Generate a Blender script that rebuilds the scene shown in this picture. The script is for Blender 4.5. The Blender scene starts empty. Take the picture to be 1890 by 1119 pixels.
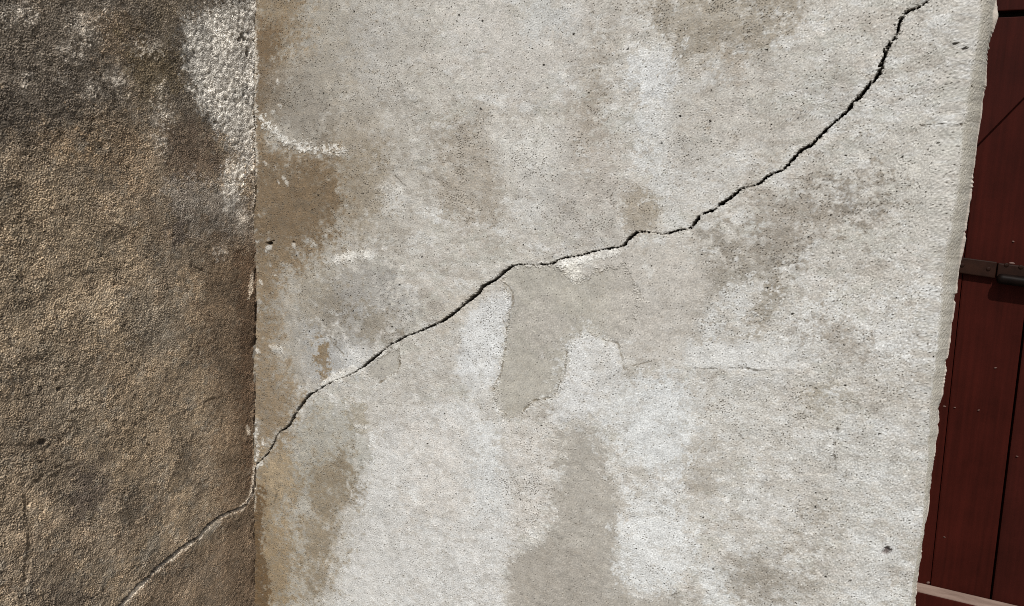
import bpy, bmesh, math
import numpy as np
from mathutils import Matrix, Vector

# ------------------------------------------------------------------ camera, sky, sun, exposure
scene = bpy.context.scene
W, H, FPX = 1890.0, 1119.0, 1400.0
CAM = np.array([1.16932, -1.32825, 1.06304])
ROT = np.array([[0.92084915, 0.09090958, -0.37917318],
                [0.3874381, -0.10380659, 0.9160327],
                [0.04391547, -0.99043407, -0.13081205]])      # columns: right, down, forward
cam_data = bpy.data.cameras.new('camera')
cam_data.sensor_width = 36.0
cam_data.lens = 36.0 * FPX / W
cam_data.clip_start = 0.01
cam_data.clip_end = 500.0
cam = bpy.data.objects.new('camera', cam_data)
scene.collection.objects.link(cam)
M = Matrix.Identity(4)
for r in range(3):
    M[r][0], M[r][1], M[r][2], M[r][3] = ROT[r, 0], -ROT[r, 1], -ROT[r, 2], CAM[r]
cam.matrix_world = M
scene.camera = cam

SUN = Vector((0.17, -0.62, 0.765)).normalized()
world = bpy.data.worlds.new('World')
scene.world = world
world.use_nodes = True
wn = world.node_tree.nodes
sky = wn.new('ShaderNodeTexSky')
sky.sky_type = 'NISHITA'
sky.sun_disc = False
sky.sun_elevation = math.asin(SUN.z)
sky.sun_rotation = math.atan2(SUN.x, SUN.y)
sky.air_density = 1.0
sky.dust_density = 3.0
sky.ozone_density = 1.0
world.node_tree.links.new(sky.outputs[0], wn['Background'].inputs[0])
wn['Background'].inputs[1].default_value = 0.06
sun_data = bpy.data.lights.new('sun', 'SUN')
sun_data.energy = 3.0
sun_data.angle = math.radians(1.2)
sun_data.color = (1.0, 0.97, 0.93)
sun = bpy.data.objects.new('sun', sun_data)
scene.collection.objects.link(sun)
sun.rotation_euler = (-SUN).to_track_quat('-Z', 'Y').to_euler()
sun.location = (3, -6, 8)
scene.view_settings.view_transform = 'Standard'
scene.view_settings.look = 'None'
scene.view_settings.gamma = 1.0
scene.view_settings.exposure = 0.35
scene.render.engine = 'CYCLES'
scene.cycles.use_denoising = False
scene.cycles.filter_width = 1.0
scene.cycles.max_bounces = 5
scene.cycles.diffuse_bounces = 3

# ------------------------------------------------------------------ helpers
COL = scene.collection


def tag(o, label=None, category=None, group=None, kind=None):
    if label: o['label'] = label
    if category: o['category'] = category
    if group: o['group'] = group
    if kind: o['kind'] = kind
    return o


def ray(px, py):
    return ROT @ np.array([(px - W / 2) / FPX, (py - H / 2) / FPX, 1.0])


def on_front(p):                 # where a sight line meets the front wall: (x, z)
    r = ray(*p); t = -CAM[1] / r[1]
    q = CAM + t * r
    return q[0], q[2]


def on_side(p):                  # where a sight line meets the side wall: (s = -y, z)
    r = ray(*p); t = -CAM[0] / r[0]
    q = CAM + t * r
    return -q[1], q[2]


def srgb(c):
    c = np.asarray(c, float) / 255.0
    return np.where(c <= 0.04045, c / 12.92, ((c + 0.055) / 1.055) ** 2.4)


def sstep(a, b, x):
    t = np.clip((x - a) / (b - a), 0, 1)
    return t * t * (3 - 2 * t)


class Canvas:
    """a plaster surface as a height-and-colour sheet in its own metres (u along the wall, z up)"""

    def __init__(self, u0, u1, z0, z1, g, to_uv, seed):
        self.g, self.u0, self.z0, self.to_uv, self.seed = g, u0, z0, to_uv, seed
        self.nu = int(round((u1 - u0) / g)) + 1
        self.nz = int(round((z1 - z0) / g)) + 1
        self.u = u0 + np.arange(self.nu) * g
        self.z = z0 + np.arange(self.nz) * g
        self.U, self.Z = np.meshgrid(self.u, self.z)
        ku = np.fft.rfftfreq(self.nu, g)
        kz = np.fft.fftfreq(self.nz, g)
        self.KU, self.KZ = np.meshgrid(ku, kz)

    def _field(self, amp, seed):
        rng = np.random.default_rng(self.seed * 1000 + seed)
        w = np.fft.rfft2(rng.standard_normal((self.nz, self.nu)).astype(np.float32))
        f = np.fft.irfft2(w * amp, s=(self.nz, self.nu))
        return ((f - f.mean()) / f.std()).astype(np.float32)

    def band(self, seed, lam, bw=0.35, su=1.0, sz=1.0):
        k = np.sqrt((self.KU * su) ** 2 + (self.KZ * sz) ** 2) + 1e-6
        return self._field(np.exp(-np.log(k * lam) ** 2 / (2 * bw * bw)) / np.sqrt(k), seed)

    def fbm(self, seed, lam, beta=1.7, su=1.0, sz=1.0):
        k = np.sqrt((self.KU * su) ** 2 + (self.KZ * sz) ** 2) + 1e-6
        return self._field((k ** 2 + (1 / lam) ** 2) ** (-(beta + 1) / 2 / 1.0 * 0.75), seed)

    def smooth(self, f, sig):
        k2 = (self.KU ** 2 + self.KZ ** 2) * (2 * math.pi * sig) ** 2 / 2
        return np.fft.irfft2(np.fft.rfft2(f) * np.exp(-k2), s=(self.nz, self.nu)).astype(np.float32)

    def poly(self, pts):
        """signed distance in metres to a closed outline given by sight points, negative inside"""
        q = np.array([self.to_uv(p) for p in pts])
        st = 4
        us, zs = self.u[::st], self.z[::st]
        U, Z = np.meshgrid(us, zs)
        d2 = np.full(U.shape, 1e9)
        ins = np.zeros(U.shape, bool)
        for a, b in zip(q, np.roll(q, -1, 0)):
            e = b - a
            t = np.clip(((U - a[0]) * e[0] + (Z - a[1]) * e[1]) / (e @ e + 1e-12), 0, 1)
            d2 = np.minimum(d2, (U - a[0] - t * e[0]) ** 2 + (Z - a[1] - t * e[1]) ** 2)
            if a[1] != b[1]:
                c = (a[1] > Z) != (b[1] > Z)
                ins ^= c & (U < (b[0] - a[0]) * (Z - a[1]) / (b[1] - a[1]) + a[0])
        sd = np.where(ins, -1, 1) * np.sqrt(d2)
        fi = np.clip((self.z - self.z0) / (self.g * st), 0, len(zs) - 1.001)
        fj = np.clip((self.u - self.u0) / (self.g * st), 0, len(us) - 1.001)
        i, j = fi.astype(int), fj.astype(int)
        a, b = (fi - i)[:, None], (fj - j)[None, :]
        r0 = sd[i] * (1 - a) + sd[i + 1] * a
        return (r0[:, j] * (1 - b) + r0[:, j + 1] * b).astype(np.float32)

    def ell(self, c, rx, ry, rot=0, n=14):
        a = np.linspace(0, 2 * math.pi, n, endpoint=False)
        cr, sr = math.cos(math.radians(rot)), math.sin(math.radians(rot))
        return self.poly([(c[0] + rx * math.cos(t) * cr - ry * math.sin(t) * sr,
                           c[1] + rx * math.cos(t) * sr + ry * math.sin(t) * cr) for t in a])

    def line(self, pts, reach=0.03, thin=1.0):
        """pts: (x, y, full width in px); returns distance to the line minus its half width, and side"""
        q = np.array([self.to_uv(p[:2]) for p in pts])
        loc = [np.hypot(*(np.array(self.to_uv((p[0] + 2, p[1] + 2))) - np.array(self.to_uv((p[0] - 2, p[1] - 2))))) / 5.66 for p in pts]
        wd = np.array([p[2] for p in pts], float)
        if thin != 1.0: wd = 6.5 * (wd / 6.5) ** 1.35
        hw = wd * np.array(loc) / 2 * thin
        best = np.full(self.U.shape, 9.0, np.float32)
        sd = np.full(self.U.shape, 9.0, np.float32)
        side = np.zeros(self.U.shape, np.float32)
        for k in range(len(q) - 1):
            a, b = q[k], q[k + 1]
            j0 = max(int((min(a[0], b[0]) - reach - self.u0) / self.g), 0)
            j1 = min(int((max(a[0], b[0]) + reach - self.u0) / self.g) + 2, self.nu)
            i0 = max(int((min(a[1], b[1]) - reach - self.z0) / self.g), 0)
            i1 = min(int((max(a[1], b[1]) + reach - self.z0) / self.g) + 2, self.nz)
            if j0 >= j1 or i0 >= i1: continue
            U, Z = self.U[i0:i1, j0:j1], self.Z[i0:i1, j0:j1]
            e = b - a
            t = np.clip(((U - a[0]) * e[0] + (Z - a[1]) * e[1]) / (e @ e + 1e-12), 0, 1)
            d = np.hypot(U - a[0] - t * e[0], Z - a[1] - t * e[1])
            s = d - (hw[k] * (1 - t) + hw[k + 1] * t)
            m = d < best[i0:i1, j0:j1]
            best[i0:i1, j0:j1][m] = d[m]
            sd[i0:i1, j0:j1][m] = s[m]
            side[i0:i1, j0:j1][m] = np.sign((U - a[0]) * e[1] - (Z - a[1]) * e[0])[m]
        return sd, side


def put(col, rgb, m):
    col += (np.asarray(rgb, np.float32) - col) * m[..., None]


def grid_mesh(name, P, C, keep, material, parent=None):
    """P: (n, m, 3) points, C: (n, m, 3) albedo, keep: (n-1, m-1) faces that belong to this piece"""
    n, m = P.shape[:2]
    idx = np.arange(n * m).reshape(n, m)
    q = np.stack([idx[:-1, :-1], idx[:-1, 1:], idx[1:, 1:], idx[1:, :-1]], -1)[keep]
    used, inv = np.unique(q.ravel(), return_inverse=True)
    nf = len(q)
    me = bpy.data.meshes.new(name)
    me.vertices.add(len(used))
    me.vertices.foreach_set('co', P.reshape(-1, 3)[used].astype(np.float32).ravel())
    me.loops.add(nf * 4)
    me.polygons.add(nf)
    me.polygons.foreach_set('loop_start', np.arange(0, nf * 4, 4, dtype=np.int32))
    me.loops.foreach_set('vertex_index', inv.astype(np.int32).ravel())
    me.update(calc_edges=True)
    at = me.attributes.new('sharp_face', 'BOOLEAN', 'FACE')
    at.data.foreach_set('value', np.ones(nf, bool))
    ca = me.attributes.new('pigment', 'FLOAT_COLOR', 'POINT')
    rgba = np.ones((len(used), 4), np.float32)
    rgba[:, :3] = C.reshape(-1, 3)[used]
    ca.data.foreach_set('color', rgba.ravel())
    me.materials.append(material)
    o = bpy.data.objects.new(name, me)
    COL.objects.link(o)
    if parent: o.parent = parent
    return o


def plaster_material(name, grain, bump, amount):
    mt = bpy.data.materials.new(name)
    mt.use_nodes = True
    nt = mt.node_tree
    N, Lk = nt.nodes, nt.links
    b = N['Principled BSDF']
    b.inputs['Roughness'].default_value = 0.93
    b.inputs['Specular IOR Level'].default_value = 0.18
    at = N.new('ShaderNodeAttribute'); at.attribute_name = 'pigment'
    tc = N.new('ShaderNodeTexCoord')
    n1 = N.new('ShaderNodeTexNoise'); n1.inputs['Scale'].default_value = grain
    n1.inputs['Detail'].default_value = 3; n1.inputs['Roughness'].default_value = 0.7
    Lk.new(tc.outputs['Object'], n1.inputs['Vector'])
    mr = N.new('ShaderNodeMapRange')
    mr.inputs['From Min'].default_value = 0.25; mr.inputs['From Max'].default_value = 0.75
    mr.inputs['To Min'].default_value = 1 - amount; mr.inputs['To Max'].default_value = 1 + amount
    Lk.new(n1.outputs['Fac'], mr.inputs['Value'])
    mx = N.new('ShaderNodeVectorMath'); mx.operation = 'SCALE'
    Lk.new(at.outputs['Color'], mx.inputs[0]); Lk.new(mr.outputs[0], mx.inputs['Scale'])
    Lk.new(mx.outputs[0], b.inputs['Base Color'])
    bp = N.new('ShaderNodeBump'); bp.inputs['Strength'].default_value = bump
    bp.inputs['Distance'].default_value = 0.001
    Lk.new(n1.outputs['Fac'], bp.inputs['Height']); Lk.new(bp.outputs[0], b.inputs['Normal'])
    return mt


def crack_fields(cv, pts, ragged, seed, thin=1.0):
    rag = cv.band(seed, 0.006, 0.6) * ragged + cv.band(seed + 1, 0.022, 0.5) * ragged * 0.8
    sd, side = cv.line(pts, thin=thin)
    return sd + np.where(sd < 1, rag, 0), side


def snap(cv, sd):
    """slide sheet points next to an edge onto it, so that the lip of the crack is a clean line"""
    gz, gu = np.gradient(sd, cv.g)
    n2 = gu * gu + gz * gz + 1e-6
    m = (np.abs(sd) < 0.55 * cv.g) & (n2 > 0.3)
    du = np.where(m, -sd * gu / n2, 0); dz = np.where(m, -sd * gz / n2, 0)
    lim = 0.5 * cv.g
    return np.clip(du, -lim, lim), np.clip(dz, -lim, lim)


def coarse_material(name, scale, depth):
    mt = plaster_material(name, scale, 1.0, 0.45)
    for n in mt.node_tree.nodes:
        if n.type == 'BUMP': n.inputs['Distance'].default_value = depth
        if n.type == 'TEX_NOISE': n.inputs['Detail'].default_value = 5; n.inputs['Roughness'].default_value = 0.75
    return mt


# ------------------------------------------------------------------ ground
def simple_material(name, c1, c2, scale, rough=0.8, bump=0.3, dist=0.01, spec=0.3, detail=8.0):
    mt = bpy.data.materials.new(name); mt.use_nodes = True
    N, Lk = mt.node_tree.nodes, mt.node_tree.links
    b = N['Principled BSDF']
    b.inputs['Roughness'].default_value = rough
    b.inputs['Specular IOR Level'].default_value = spec
    tc = N.new('ShaderNodeTexCoord')
    mp = N.new('ShaderNodeMapping')
    if isinstance(scale, tuple): mp.inputs['Scale'].default_value = scale
    else: mp.inputs['Scale'].default_value = (scale,) * 3
    Lk.new(tc.outputs['Object'], mp.inputs[0])
    n1 = N.new('ShaderNodeTexNoise'); n1.inputs['Scale'].default_value = 1.0
    n1.inputs['Detail'].default_value = detail; n1.inputs['Roughness'].default_value = 0.62
    Lk.new(mp.outputs[0], n1.inputs['Vector'])
    cr = N.new('ShaderNodeValToRGB')
    cr.color_ramp.elements[0].position = 0.3; cr.color_ramp.elements[1].position = 0.72
    cr.color_ramp.elements[0].color = (*c1, 1); cr.color_ramp.elements[1].color = (*c2, 1)
    Lk.new(n1.outputs['Fac'], cr.inputs[0]); Lk.new(cr.outputs[0], b.inputs['Base Color'])
    bp = N.new('ShaderNodeBump'); bp.inputs['Strength'].default_value = bump
    bp.inputs['Distance'].default_value = dist
    Lk.new(n1.outputs['Fac'], bp.inputs['Height']); Lk.new(bp.outputs[0], b.inputs['Normal'])
    return mt


def mesh_obj(name, verts, faces, mat, parent=None, bevel=0.0, seg=2):
    bm = bmesh.new()
    vs = [bm.verts.new(v) for v in verts]
    for f in faces: bm.faces.new([vs[i] for i in f])
    bmesh.ops.recalc_face_normals(bm, faces=bm.faces)
    if bevel: bmesh.ops.bevel(bm, geom=list(bm.edges), offset=bevel, segments=seg, affect='EDGES', profile=0.6)
    me = bpy.data.meshes.new(name); bm.to_mesh(me); bm.free()
    if mat: me.materials.append(mat)
    o = bpy.data.objects.new(name, me); COL.objects.link(o)
    if parent: o.parent = parent
    return o


def prism(name, outline, y0, y1, mat, parent=None, bevel=0.0):
    """a board: outline in (x, z), from front y0 to back y1"""
    n = len(outline)
    v = [(x, y0, z) for x, z in outline] + [(x, y1, z) for x, z in outline]
    f = [tuple(range(n)), tuple(range(2 * n - 1, n - 1, -1))]
    f += [(i, (i + 1) % n, n + (i + 1) % n, n + i) for i in range(n)]
    return mesh_obj(name, v, f, mat, parent, bevel)


ground_mat = simple_material('yard_concrete', (0.16, 0.145, 0.125), (0.30, 0.28, 0.25), 3.0, 0.95, 0.5, 0.02, 0.2)
ground = mesh_obj('ground', [(-30, -40, 0), (30, -40, 0), (30, 30, 0), (-30, 30, 0)], [(0, 1, 2, 3)], ground_mat)
tag(ground, kind='structure')

# ------------------------------------------------------------------ front wall
XE = 1.352                       # outer face of the door reveal
GF = 0.0016
cv = Canvas(-0.012, 1.44, 0.05, 1.50, GF, on_front, 1)
n_ = cv.fbm
broad = cv.fbm(1, 0.20, 1.5)
mid = cv.fbm(2, 0.07, 1.3)
fine = cv.fbm(3, 0.02, 1.0)
rain = cv.fbm(4, 0.10, 1.4, su=1.0, sz=0.22)
edge = cv.fbm(5, 0.025, 0.9)      # raggedness of the stain outlines
edge2 = cv.fbm(11, 0.07, 1.2)
grit = cv.band(6, 0.0037, 0.40)
grit2 = cv.band(7, 0.0060, 0.60)
blot = cv.fbm(8, 0.035, 1.2)
DK = 0.22
dith = 0.75 * grit + 0.45 * grit2 + 0.4 * fine
rag = 0.60 * cv.fbm(9, 0.030, 0.8) + 0.55 * cv.fbm(10, 0.045, 0.9, su=1.0, sz=0.35) + 0.30 * dith
rag = rag / rag.std()
C = np.empty(cv.U.shape + (3,), np.float32)
C[:] = (188, 182, 172)
Hh = np.zeros(cv.U.shape, np.float32)         # relief in metres, out of the wall
rough = np.ones(cv.U.shape, np.float32)
dens = np.full(cv.U.shape, 0.5, np.float32)

for k, (lam, rgb, amt, lo, vert) in enumerate([(0.16, (168, 159, 147), .55, .35, .5), (0.13, (203, 201, 196), .60, .30, .45), (0.10, (193, 185, 175), .40, .45, .6),
                                               (0.09, (174, 171, 160), .45, .45, .5), (0.05, (204, 202, 197), .40, .75, .6), (0.05, (159, 150, 139), .35, .85, .5)]):
    put(C, rgb, amt * sstep(lo, lo + 0.9, cv.fbm(50 + k, lam, 1.3, su=1.0, sz=vert) + 0.40 * rag))


def patch(pts, rgb, s, soft=0.03, warp=0.006, hgt=0.0, rg=None, dn=None, brk=0.12):
    sd = pts if isinstance(pts, np.ndarray) else cv.poly(pts)
    if soft >= 0.02:            # a stain that soaks in: ragged, streaky, broken at every scale
        m0 = 1 - sstep(-soft * 0.8, soft * 0.8, sd + (edge + 0.9 * edge2) * warp)
        A = 0.26 + 0.45 * brk
        hard = np.clip((0.075 - soft) / 0.055, 0, 1)      # wide stains fade, narrow ones break off
        lo, hi = 0.28 * hard, 1 - 0.18 * hard
        m = sstep(lo, hi, m0 + A * rag * (0.10 + 0.15 * hard + (1.3 + 1.1 * hard) * m0 * (1 - m0)))
    else:                       # a coat with an edge
        m = 1 - sstep(-soft / 2, soft / 2, sd + edge * warp + dith * min(soft * DK, 0.008))
    mm = m * s
    mm = mm * np.clip(1 - brk - 0.12 + (brk + 0.12) * 1.3 * sstep(-1.0, 1.0, 0.7 * rag + 0.45 * dith), 0, 1)
    put(C, rgb, mm)
    global Hh, rough, dens
    if hgt: Hh = Hh + hgt * m
    if rg is not None: rough = rough + (rg - rough) * m
    if dn is not None: dens = dens + (dn - dens) * m
    return sd, m


# --- soft stains in the upper half
patch([(1190, -20), (1470, -20), (1450, 50), (1395, 85), (1330, 95), (1240, 125), (1200, 60)], (155, 145, 130), 0.9, 0.06, 0.014, dn=1.1, brk=.3)
patch([(1335, 85), (1370, 100), (1372, 150), (1345, 150)], (165, 152, 136), 0.6, 0.05, 0.01)
patch([(812, 215), (895, 220), (925, 300), (915, 410), (830, 405), (803, 330)], (160, 149, 134), 0.70, 0.055, 0.012, dn=1.4, brk=.35)
patch([(600, 190), (700, 210), (735, 330), (700, 400), (620, 430), (590, 330)], (156, 144, 128), 0.85, 0.08, 0.016, dn=.9, brk=.3)
patch([(1095, 60), (1130, 80), (1110, 180), (1085, 260), (1055, 330), (1030, 330), (1060, 240), (1075, 130)], (160, 149, 134), 0.70, 0.055, 0.012, dn=1.4, brk=.35)
patch(cv.ell((1180, 388), 38, 48), (158, 147, 131), 0.9, 0.03, 0.006, dn=.6)
patch([(1040, 200), (1090, 190), (1140, 290), (1120, 400), (1060, 380)], (170, 160, 148), 0.6, 0.06, 0.014, dn=1.2)
patch([(940, 280), (1050, 240), (1060, 420), (960, 430)], (188, 184, 177), 0.6, 0.06, 0.014, dn=1.25)
patch([(540, 60), (640, 80), (640, 220), (590, 300), (500, 240), (520, 140)], (160, 153, 144), 0.75, 0.06, 0.014, dn=1.1, brk=.4)
patch([(800, -20), (1090, -20), (1080, 120), (960, 180), (820, 120)], (190, 184, 176), 0.6, 0.10, 0.02)
patch([(560, -20), (800, -20), (790, 110), (700, 200), (600, 180), (560, 80)], (172, 166, 156), 0.7, 0.09, 0.016, dn=.9, brk=.3)
patch([(660, 180), (770, 190), (780, 330), (740, 470), (660, 460)], (170, 163, 152), 0.65, 0.09, 0.016, dn=.8, brk=.35)
patch([(1010, 340), (1140, 330), (1150, 440), (1020, 450)], (176, 169, 160), 0.6, 0.07, 0.014, dn=1.2, brk=.35)
patch([(1090, 0), (1180, 0), (1170, 90), (1100, 110)], (172, 164, 153), 0.65, 0.06, 0.014, dn=1.1, brk=.3)
# white lime wash streaks
patch([(1165, 98), (1200, 88), (1240, 92), (1246, 180), (1238, 300), (1212, 350), (1185, 310), (1165, 190)], (202, 201, 197), 0.75, 0.05, 0.012, hgt=.0003, dn=.35, brk=.25)
patch([(1165, 98), (1200, 86), (1242, 90), (1246, 150), (1230, 190), (1180, 190)], (207, 206, 203), 0.6, 0.022, 0.008, dn=.3)
patch([(1200, 60), (1245, 80), (1240, 100), (1180, 105)], (200, 196, 188), 0.5, 0.02, 0.008)
patch([(950, 0), (1060, 0), (1050, 60), (980, 60)], (192, 193, 190), 0.5, 0.05, 0.01)
patch([(900, 240), (1000, 230), (1010, 290), (930, 300)], (204, 200, 192), 0.6, 0.05, 0.01)
patch([(640, 20), (720, 30), (720, 160), (650, 180)], (191, 187, 181), 0.5, 0.06, 0.012)
patch([(700, 330), (750, 340), (740, 400), (690, 410)], (200, 197, 191), 0.6, 0.04, 0.010)
patch(cv.ell((1300, 640), 30, 45), (158, 149, 136), 0.7, 0.05, 0.014, dn=1, brk=.4)
patch([(1420, 700), (1500, 690), (1560, 760), (1480, 800), (1420, 770)], (190, 182, 172), 0.6, 0.06, 0.014, dn=1.2, brk=.4)
patch([(1600, 700), (1700, 690), (1690, 760), (1620, 780)], (164, 156, 144), 0.65, 0.05, 0.014, dn=1.0, brk=.4)
patch([(1640, 250), (1740, 240), (1730, 420), (1650, 430)], (186, 181, 171), 0.6, 0.07, 0.016, dn=.9)
patch([(1250, 300), (1360, 280), (1330, 360), (1240, 400)], (196, 193, 187), 0.6, 0.06, 0.014)
patch([(1240, 180), (1420, 140), (1400, 260), (1260, 290)], (178, 171, 161), 0.6, 0.07, 0.016, dn=.9, brk=.3)
# right-hand part: coarser float texture, warmer and a few dull blots
rough *= 1 + 0.4 * sstep(0.95, 1.25, cv.U)
patch([(1290, 480), (1360, 430), (1460, 420), (1480, 470), (1420, 540), (1330, 560), (1290, 590), (1270, 540)], (151, 143, 131), 0.9, 0.06, 0.016, dn=1.3, brk=.4)
patch(cv.ell((1565, 375), 48, 38, 20), (142, 133, 121), 0.85, 0.06, 0.016, dn=1.6, brk=.4)
patch([(1380, 370), (1500, 340), (1540, 400), (1470, 450), (1400, 440)], (157, 148, 136), 0.85, 0.06, 0.014, dn=1.3, brk=.35)
patch([(1385, 540), (1440, 520), (1450, 560), (1400, 640), (1380, 620)], (144, 134, 119), 0.85, 0.045, 0.012, dn=1.0, brk=.4)
patch(cv.ell((1342, 568), 62, 26, -38), (203, 202, 198), 0.8, 0.04, 0.010, hgt=.0003)
patch([(1430, 590), (1560, 560), (1700, 560), (1710, 640), (1640, 690), (1480, 680), (1430, 640)], (204, 202, 197), 0.8, 0.06, 0.018, brk=.5)
patch(cv.ell((1560, 640), 45, 40), (155, 145, 132), 0.8, 0.05, 0.014, dn=1, brk=.4)
patch(cv.ell((1530, 740), 50, 45), (156, 147, 131), 0.8, 0.05, 0.014, dn=1, brk=.4)
patch(cv.ell((1520, 860), 34, 28), (158, 150, 138), 0.7, 0.05, 0.012, dn=1)
patch(cv.ell((1510, 975), 58, 60), (156, 147, 134), 0.85, 0.06, 0.016, dn=1, brk=.4)
patch(cv.ell((1410, 1075), 90, 42), (153, 145, 133), 0.85, 0.06, 0.016, dn=1, brk=.4)
patch(cv.ell((1610, 1040), 60, 80), (190, 188, 182), 0.6, 0.06, 0.016)
patch(cv.ell((1400, 930), 60, 50), (196, 193, 187), 0.6, 0.06, 0.016, brk=.3)
patch([(1480, 800), (1560, 780), (1690, 780), (1680, 960), (1560, 930), (1500, 900)], (193, 191, 185), 0.6, 0.07, 0.018, brk=.3)

# --- the lower part: bared smooth skim coat among flaking wash
EDGE_WHITE = (206, 205, 200)
patch([(690, 770), (760, 745), (880, 730), (930, 780), (940, 900), (960, 1000), (940, 1040), (935, 1140), (595, 1140), (610, 1040), (650, 890)],
      (200, 197, 192), 0.85, 0.05, 0.012, brk=.2)
patch([(860, 760), (920, 770), (935, 880), (940, 960), (880, 960), (850, 860)], (204, 204, 201), 0.65, 0.05, 0.012, brk=.3)
patch([(740, 760), (860, 800), (850, 960), (760, 960)], (201, 192, 181), 0.5, 0.06, 0.016, brk=.3)
patch([(930, 780), (1030, 770), (1025, 900), (1000, 980), (940, 990), (930, 880)], (199, 192, 183), 0.7, 0.03, 0.008, dn=1.4)
skim = []
g1 = [(940, 494), (1015, 490), (1040, 500), (1050, 520), (1075, 520), (1100, 500), (1150, 490), (1180, 540), (1170, 600), (1150, 640), (1142, 640), (1112, 625),
      (1075, 615), (1045, 645), (1042, 690), (1020, 735), (985, 742), (962, 765), (935, 778), (908, 735), (922, 690), (932, 620), (942, 560), (930, 520)]
patch([(1080, 490), (1160, 455), (1260, 445), (1310, 520), (1270, 600), (1262, 672), (1205, 684), (1155, 680), (1130, 620), (1080, 600)], (184, 177, 167), 0.85, 0.03, 0.008, rg=.35, dn=.3)
patch(cv.ell((1175, 690), 28, 22), (158, 149, 136), .6, .03, .008, brk=.3)
sd_g1 = cv.poly(g1)
right_fade = sstep(cv.to_uv((1075, 560))[0], cv.to_uv((1165, 560))[0], cv.U)
sd_g1, m_g1 = patch(sd_g1 + right_fade * 0.0, (172, 166, 154), 0.92, 0.010, 0.0030, hgt=-.0013, rg=.20, dn=.18)
put(C, (183, 176, 166), 0.85 * m_g1 * right_fade)
patch([(945, 560), (1000, 540), (1060, 590), (1040, 640), (960, 640)], (176, 169, 160), .55, .05, .012)
g2 = [(1028, 800), (1075, 778), (1118, 800), (1122, 870), (1148, 930), (1140, 1055), (1178, 1098), (1260, 1085), (1262, 1150), (935, 1150),
      (942, 1035), (1000, 1000), (1018, 930), (1030, 860)]
sd_g2, m_g2 = patch(g2, (167, 160, 149), 0.85, 0.026, 0.0085, hgt=-.0004, rg=.25, dn=.35, brk=.1)
patch([(935, 1040), (1010, 1000), (1100, 1010), (1130, 1150), (932, 1150)], (164, 156, 145), 0.5, 0.02, 0.004)
g4 = [(736, 640), (738, 682), (702, 706), (676, 694), (688, 668)]
sd_g4, m_g4 = patch(g4, (170, 164, 153), 0.9, 0.008, 0.0020, hgt=-.0011, rg=.22, dn=.2)
g3 = [(1290, 800), (1350, 776), (1372, 800), (1335, 850), (1285, 905), (1255, 890), (1270, 840)]
patch(g3, (168, 160, 148), 0.85, 0.035, 0.008, rg=.7)
patch([(1130, 850), (1260, 870), (1240, 900), (1160, 895)], (172, 165, 155), 0.75, 0.03, 0.008)
# white wash with crisp ragged borders
patch([(1046, 690), (1050, 640), (1076, 612), (1112, 628), (1140, 645), (1152, 690), (1262, 694), (1300, 705), (1300, 780), (1265, 830),
       (1250, 868), (1150, 865), (1122, 800), (1085, 772), (1030, 778), (1022, 738)], (203, 202, 198), 0.72, 0.045, 0.010, rg=.7, dn=.45, brk=.2)
patch([(1046, 690), (1050, 640), (1076, 612), (1112, 628), (1140, 645), (1150, 690), (1140, 740), (1080, 770), (1030, 776), (1022, 738)], (205, 203, 199), 0.75, 0.012, 0.0045, hgt=.0006, dn=.6)
patch([(1180, 700), (1280, 700), (1280, 790), (1240, 850), (1170, 840), (1140, 780)], (205, 205, 202), 0.7, 0.05, 0.012, dn=.2)
patch([(1085, 640), (1130, 640), (1140, 720), (1080, 730)], (196, 191, 183), 0.6, 0.03, 0.008, dn=1.0)
patch([(1265, 628), (1400, 634), (1480, 660), (1470, 684), (1266, 681)], (202, 200, 195), 0.70, 0.018, 0.0030, dn=.5, brk=.15)
patch([(1300, 690), (1440, 690), (1450, 800), (1380, 860), (1290, 780)], (196, 192, 184), 0.7, 0.05, 0.014, dn=1.0, brk=.3)
patch([(1160, 900), (1245, 878), (1256, 955), (1290, 1010), (1275, 1055), (1232, 1092), (1172, 1092), (1142, 1048), (1146, 960)],
      (205, 204, 200), 0.80, 0.028, 0.0090, dn=.6)
patch([(1270, 1022), (1312, 1036), (1345, 1090), (1352, 1150), (1312, 1150), (1295, 1070)], (203, 202, 197), 0.72, 0.032, 0.009, dn=.4)
patch([(852, 570), (905, 535), (940, 536), (945, 562), (930, 610), (925, 660), (912, 705), (878, 728), (836, 690), (850, 630)],
      (205, 204, 201), 0.82, 0.016, 0.0045, hgt=.0005, dn=1.0)
patch([(830, 555), (900, 525), (920, 545), (850, 590), (820, 640), (800, 610)], (182, 172, 158), 0.6, 0.03, 0.008, dn=.3)
patch([(860, 690), (930, 730), (925, 790), (880, 770)], (194, 189, 181), 0.6, 0.03, 0.008, dn=1.6)
patch([(655, 720), (750, 690), (850, 640), (830, 720), (740, 760), (690, 780)], (186, 180, 171), 0.6, 0.04, 0.010)
patch([(1158, 960), (1200, 930), (1250, 950), (1288, 1010), (1272, 1052), (1232, 1090), (1172, 1090), (1142, 1046), (1146, 990)], (208, 207, 203), 0.6, 0.014, 0.0075, dn=.7)
patch([(1268, 1024), (1312, 1040), (1342, 1090), (1350, 1150), (1318, 1150), (1298, 1072)], (207, 206, 202), 0.5, 0.014, 0.006, dn=.5)
patch([(1265, 630), (1390, 636), (1400, 680), (1266, 680)], (206, 204, 199), 0.5, 0.010, 0.004, dn=.5)
patch([(862, 590), (905, 545), (938, 540), (940, 566), (928, 612), (922, 662), (908, 705), (880, 715), (850, 680)], (208, 207, 204), 0.45, 0.012, 0.006, dn=1.1)
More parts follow.
